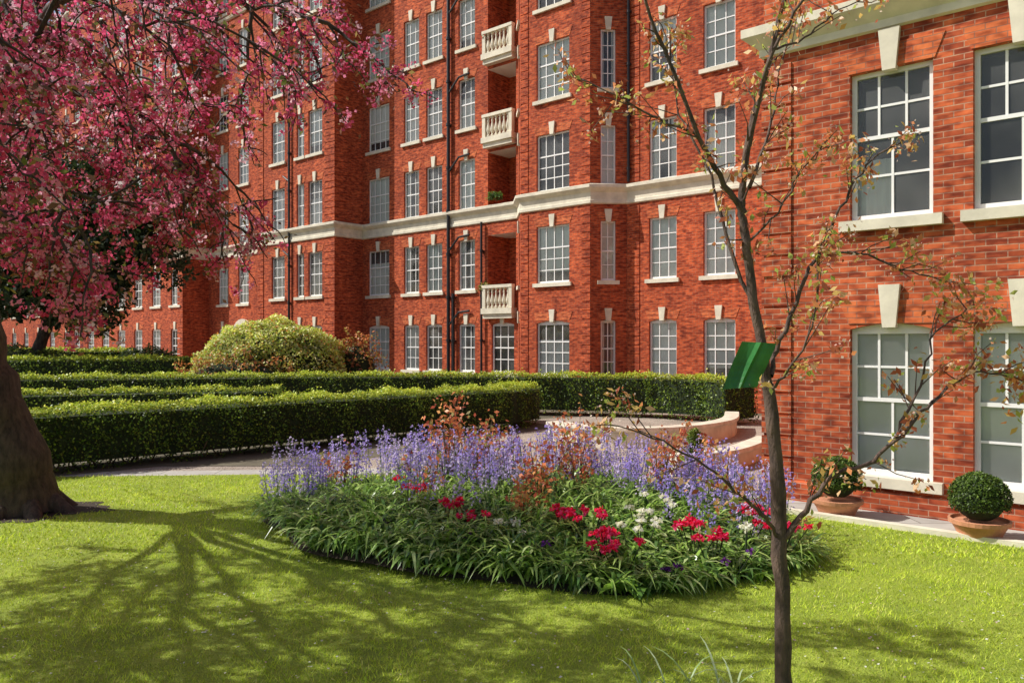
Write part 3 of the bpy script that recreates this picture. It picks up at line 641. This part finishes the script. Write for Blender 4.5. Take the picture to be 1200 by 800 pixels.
sap=empty('young_cherry_tree'); b=B(); SX,SY=1.56,4.6; LP=[]
def S(x,d,z): return (SX+x,SY+d,z)
tr=limb(b,[S(.02,0,-.05),S(.015,0,.3),S(-.01,0,1.1),S(-.035,.0,1.6),S(-.075,.01,1.95)],.052,.036,M_bark2,12,.004)
branches=[
 ([S(-.075,.01,1.93),S(-.14,.03,2.35),S(-.19,.05,2.8),S(-.215,.06,3.05),S(-.16,.05,3.45),S(-.04,.03,3.9),S(.06,0,4.35),S(.1,-.05,4.9)],.034,.010),
 ([S(-.20,.05,2.95),S(-.36,.0,3.16),S(-.5,-.1,3.35),S(-.68,-.18,3.75),S(-.86,-.25,4.15),S(-.95,-.3,4.5)],.020,.006),
 ([S(-.5,-.1,3.37),S(-.72,-.05,3.47),S(-.95,.0,3.62),S(-1.2,.05,3.75)],.010,.003),
 ([S(-.12,.03,2.3),S(-.26,.12,2.75),S(-.36,.2,3.2),S(-.52,.3,3.6),S(-.6,.35,4.1)],.014,.004),
 ([S(-.19,.05,3.3),S(-.12,-.1,3.75),S(.05,-.2,4.1),S(.22,-.3,4.5)],.016,.005),
 ([S(-.17,.05,3.1),S(-.02,.15,3.45),S(.08,.25,3.85),S(.2,.3,4.3)],.012,.004),
 ([S(-.06,.0,2.0),S(.03,.1,2.2),S(.2,.15,2.58),S(.36,.2,2.85),S(.48,.22,3.1),S(.62,.2,3.3),S(.8,.2,3.42)],.017,.004),
 ([S(.3,.18,2.75),S(.5,.1,2.72),S(.72,.05,2.62),S(.95,.0,2.55)],.009,.003),
 ([S(.0,0,1.02),S(.1,-.05,1.2),S(.25,-.08,1.42),S(.48,-.1,1.52),S(.68,-.12,1.72),S(.86,-.1,1.9),S(1.05,-.1,2.02),S(1.3,-.08,2.0)],.020,.004),
 ([S(.6,-.12,1.65),S(.78,-.05,1.95),S(.9,0,2.25),S(1.15,.05,2.4)],.010,.003),
 ([S(-.01,0,1.05),S(-.12,-.1,1.2),S(-.3,-.2,1.35),S(-.5,-.25,1.52),S(-.8,-.3,1.68),S(-1.08,-.35,1.76)],.014,.003),
 ([S(-.07,0,1.9),S(.0,-.15,2.05),S(.1,-.25,2.35),S(.1,-.3,2.7)],.010,.003),
 ([S(-.2,.05,2.75),S(-.02,.0,2.95),S(.12,-.05,3.2),S(.22,-.1,3.3)],.008,.003),
 ([S(-.04,.03,3.9),S(.18,.1,4.0),S(.35,.15,4.15),S(.6,.2,4.3)],.008,.003)]
def sl(p,k,s=.05):
    for _ in range(k): LP.append(p+rv(s)-Vector((0,0,s*.5)))
for pts,r0,r1 in branches:
    P=limb(b,pts,r0,r1,M_bark2,7,.006); n=len(P); big=(r0>.03)
    for i in range(7 if big else 3,n):
        f=i/(n-1)
        if random.random()<(.65 if big else .8):
            d=(P[i]-P[i-1]).normalized(); e=(d+rv(.6)+Vector((0,0,.3))).normalized(); l=random.uniform(.08,.3)*(1.2-.4*f); q=P[i]+e*l
            tube(b,[P[i],P[i]+e*l*.5+rv(.01),q],[max(.004,r1),.003,.002],M_bark2,5)
            sl(q,random.randint(7,17),.028)
            if random.random()<.4: sl(P[i]+e*l*.5,5,.02)
    sl(P[-1],24,.05)
    if pts[-1][0]>SX+.9 and pts[-1][2]<2.5:
        for _ in range(14): sl(P[-1]+rv(.1),8,.03)
b.make('trunk_and_branches',sap,merge=True)
LP_=np.array(LP); n=len(LP_)
np_mesh('leaves',leafV(LP_,rng.uniform(.026,.066,n),el=2.0,axis=np.array([0,0,-.5])+rng.normal(size=(n,3))*.7),4,M_newleaf,colmix(n,[(.78,.32,.13),(.66,.46,.14),(.50,.15,.08),(.85,.55,.32),(.46,.54,.12)],.22,[.26,.2,.22,.14,.18]),parent=sap)
k=n//3; np_mesh('fading_blossom',leafV(LP_[rng.choice(n,k)]+rng.normal(size=(k,3))*.02,rng.uniform(.012,.024,k),el=1.1),4,M_petal,colmix(k,[(.85,.7,.6),(.82,.54,.46)],.15),parent=sap)
m,nt,bs=new_mat('green_tag_plastic'); nt.links.new(ramp(nt,noise(nt,9,3),[(.3,(.015,.11,.025)),(.7,(.04,.22,.05))]),bs.inputs['Base Color']); bs.inputs['Roughness'].default_value=.3
b=B(); nx,nz=10,8; g2=[[None]*(nz+1) for _ in range(nx+1)]
for i in range(nx+1):
    for j in range(nz+1):
        u,v_=i/nx,j/nz
        x0=-.355+.115*v_; x1=-.155+.10*v_; zb=1.925+.015*u; zt=2.20-.012*u
        xx=x0+(x1-x0)*u; zz=zb+(zt-zb)*v_
        g2[i][j]=(SX+xx,SY-.06+.012*math.sin(u*5+v_)+.02*math.sin(v_*3+u*2)-(.02 if i==5 else 0),zz)
for i in range(nx):
    for j in range(nz): b.poly([g2[i][j],g2[i+1][j],g2[i+1][j+1],g2[i][j+1]],m)
tube(b,[(SX-.16,SY-.06,2.15),(SX-.10,SY-.06,2.14),(SX-.08,SY-.02,2.13)],[.004]*3,m,5); b.make('tree_tag',None,merge=True)

# blossoming cherry
ch=empty('blossoming_cherry_tree'); b=B()
limb(b,[(-6.25,10.2,-.1),(-6.35,10.2,.5),(-6.62,10.15,1.3),(-6.85,10.1,2.2),(-6.8,10,3.0)],.46,.30,M_bark1,16,.02)
for a in range(7):
    an=a*.9; limb(b,[(-6.28,10.2,.4),(-6.25+.38*math.cos(an),10.2+.36*math.sin(an),.10),(-6.25+.65*math.cos(an),10.2+.6*math.sin(an),-.06)],.2,.07,M_bark1,8)
limbs=[
 ([(-6.8,10,2.9),(-6.35,9.6,3.9),(-5.9,9.3,5.0),(-5.7,8.9,6.4)],.22,.08,.6),
 ([(-6.8,9.8,3.1),(-5.8,8.5,4.5),(-4.4,7.3,5.1),(-2.9,6.4,5.1),(-1.5,5.9,4.6)],.085,.010,.42),
 ([(-6.8,9.8,3.0),(-5.8,8.2,3.9),(-4.6,6.9,4.3),(-3.4,6.1,4.1),(-2.4,5.7,3.5)],.07,.010,.46),
 ([(-6.8,9.6,3.1),(-5.9,7.8,4.1),(-4.9,6.2,4.5),(-3.6,5.3,4.6),(-2.4,4.8,4.3)],.07,.010,.46),
 ([(-6.8,9.6,3.0),(-6.2,7.6,3.7),(-5.2,6.2,3.6),(-4.2,5.5,3.3),(-3.0,5.1,2.9)],.06,.010,.42),
 ([(-7.0,10,3.0),(-7.4,8.2,4.4),(-7.2,6.2,5.0),(-6.0,4.6,5.0),(-4.6,3.6,4.6)],.09,.015,.7),
 ([(-7.1,10,2.9),(-7.9,10.8,4.5),(-8.6,11.5,6.2)],.18,.05,.55),
 ([(-6.9,9.6,3.2),(-7.3,7.4,3.8),(-6.6,6.0,3.7),(-5.0,5.2,3.5)],.06,.010,.5),
 ([(-6.9,9.5,4.2),(-6.0,8.8,5.0),(-5.0,8.2,5.6),(-3.9,7.6,5.8)],.06,.010,.40),
 ([(-6.5,7.0,3.8),(-5.4,5.4,4.3),(-4.2,4.3,4.4),(-3.0,3.7,4.1)],.05,.010,.6),
 ([(-7.4,8.2,4.4),(-7.9,6.6,5.0),(-7.2,5.4,5.2),(-5.8,4.9,5.1)],.06,.010,.8),  # this limb and the next: out of view, added to shade the lawn
 ([(-7.2,6.2,5.0),(-7.6,4.8,5.0),(-6.8,3.8,5.0),(-5.6,3.2,4.8)],.05,.010,.8),
]
CP=[]; 
def droop(P0,d,l,r,depth):
    pts=[P0]; p=P0.copy(); dd=d.normalized(); n=5
    for k in range(n):
        dd=(dd+rv(.16)+Vector((0,0,-.10))).normalized(); p=p+dd*l/n; pts.append(p.copy())
    tube(b,pts,[r*(1-.8*k/n)+.002 for k in range(n+1)],M_bark1,5)
    if depth>0:
        for k in range(1,n+1):
            if random.random()<(.85 if depth>1 else .6): droop(pts[k],dd+rv(.75),l*random.uniform(.4,.65),r*.55,depth-1)
    for k in range(1,n+1):
        if depth<=1 and random.random()<(.75 if depth==0 else .6): CP.append(pts[k]+rv(.03))
for pts,r0,r1,pb in limbs:
    P=limb(b,pts,r0,r1,M_bark1,9,.03); n=len(P)
    for i in range(4,n):
        for _ in range(3):
            if random.random()<pb:
                d=(P[i]-P[i-1]).normalized()+rv(.8); droop(P[i],d,random.uniform(.6,1.2),.016,2)
b.make('trunk_and_branches',ch,merge=True)
CPp=np.array([tuple(c) for c in CP]); nc=len(CPp); print('clusters',nc)
per=11; idx=np.repeat(np.arange(nc),per); cen=CPp[idx]; dv=unit(rng.normal(size=(nc*per,3))); P=cen+dv*rng.uniform(.01,.05,(nc*per,1))
tone=colmix(nc,[(.86,.13,.28),(.92,.30,.46),(.62,.06,.15),(.94,.60,.70)],.1,[.36,.28,.18,.18])[idx]*rng.uniform(.82,1.12,(nc*per,1))
np_mesh('blossom',leafV(P,rng.uniform(.02,.036,len(P)),el=1.15,bias=dv*.8),4,M_petal,tone,parent=ch)
k=nc*2; P=CPp[rng.choice(nc,k)]+rng.normal(size=(k,3))*.05
np_mesh('bronze_leaves',leafV(P,rng.uniform(.035,.065,k),el=2),4,M_leaf,colmix(k,[(.16,.08,.05),(.24,.10,.05),(.16,.18,.05),(.4,.28,.1)],.25),parent=ch)
b=B(); b.poly([(-6.5+1.15*(1+.16*math.sin(3*a)+.1*math.sin(7*a+1)+.06*math.sin(17*a))*math.cos(a),10.2+.7*(1+.16*math.sin(3*a)+.1*math.sin(7*a+1)+.06*math.sin(17*a))*math.sin(a),.018) for a in np.linspace(0,2*math.pi,90)[:-1]],M_soil); b.make('bare_soil')

ev=empty('evergreen_tree'); b=B(); ex,ey=-17.6,31.5
limb(b,[(ex-1.4,ey,0),(ex-1.3,ey,1.5),(ex-.8,ey,3),(ex,ey,5.5)],.34,.15,M_bark1,10)
PP=[];DD=[]
for _ in range(130):
    d=rv(1).normalized(); c=Vector((ex,ey,6.3))+Vector((d.x*5.0,d.y*3.0,d.z*4.2))*random.uniform(.4,1); c.z=max(c.z,3.0+.8*random.random())
    limb(b,[(ex-.3,ey,4.2),tuple(Vector((ex,ey,5)).lerp(c,.5)+rv(.2)),tuple(c)],.07,.02,M_bark1,5)
    n=280; dd=unit(rng.normal(size=(n,3))); r_=random.uniform(.75,1.3); PP.append(np.array(c)+dd*np.array([r_,r_,r_*.7])*rng.uniform(.4,1,(n,1))**.5); DD.append(dd)
b.make('trunk',ev,merge=True); PP=np.concatenate(PP); DD=np.concatenate(DD)
np_mesh('leaves',leafV(PP,rng.uniform(.15,.27,len(PP)),bias=DD*.6),4,M_leaf,colmix(len(PP),[(.018,.034,.010),(.028,.05,.015),(.05,.08,.022)],.3),parent=ev)

# ------------------------------------------------------------ light, sky, camera
S_=Vector((-.996,.09,0)).normalized(); el=math.radians(46)
Sd=Vector((S_.x*math.cos(el),S_.y*math.cos(el),math.sin(el)))
sun=bpy.data.lights.new('sun','SUN'); sun.energy=5; sun.angle=math.radians(.5); sun.color=(1,.96,.89)
so=bpy.data.objects.new('sun',sun); so.rotation_euler=Sd.to_track_quat('Z','Y').to_euler(); COL.objects.link(so)
w=bpy.data.worlds.new('World'); sc.world=w; w.use_nodes=True; nt=w.node_tree
sk=N(nt,'ShaderNodeTexSky'); sk.sky_type='NISHITA'; sk.sun_disc=False; sk.sun_elevation=el; sk.sun_rotation=math.atan2(S_.x,S_.y); sk.dust_density=2.5
nt.links.new(sk.outputs[0],nt.nodes['Background'].inputs[0]); nt.nodes['Background'].inputs[1].default_value=.11
cam=bpy.data.cameras.new('camera'); cam.lens=27.9; cam.sensor_width=36; cam.clip_end=2000; cam.clip_start=.05
co=bpy.data.objects.new('camera',cam); co.location=(0,0,2.2); co.rotation_euler=(math.radians(90),0,0); COL.objects.link(co); sc.camera=co
sc.view_settings.view_transform='Standard'; sc.view_settings.look='None'; sc.view_settings.exposure=0
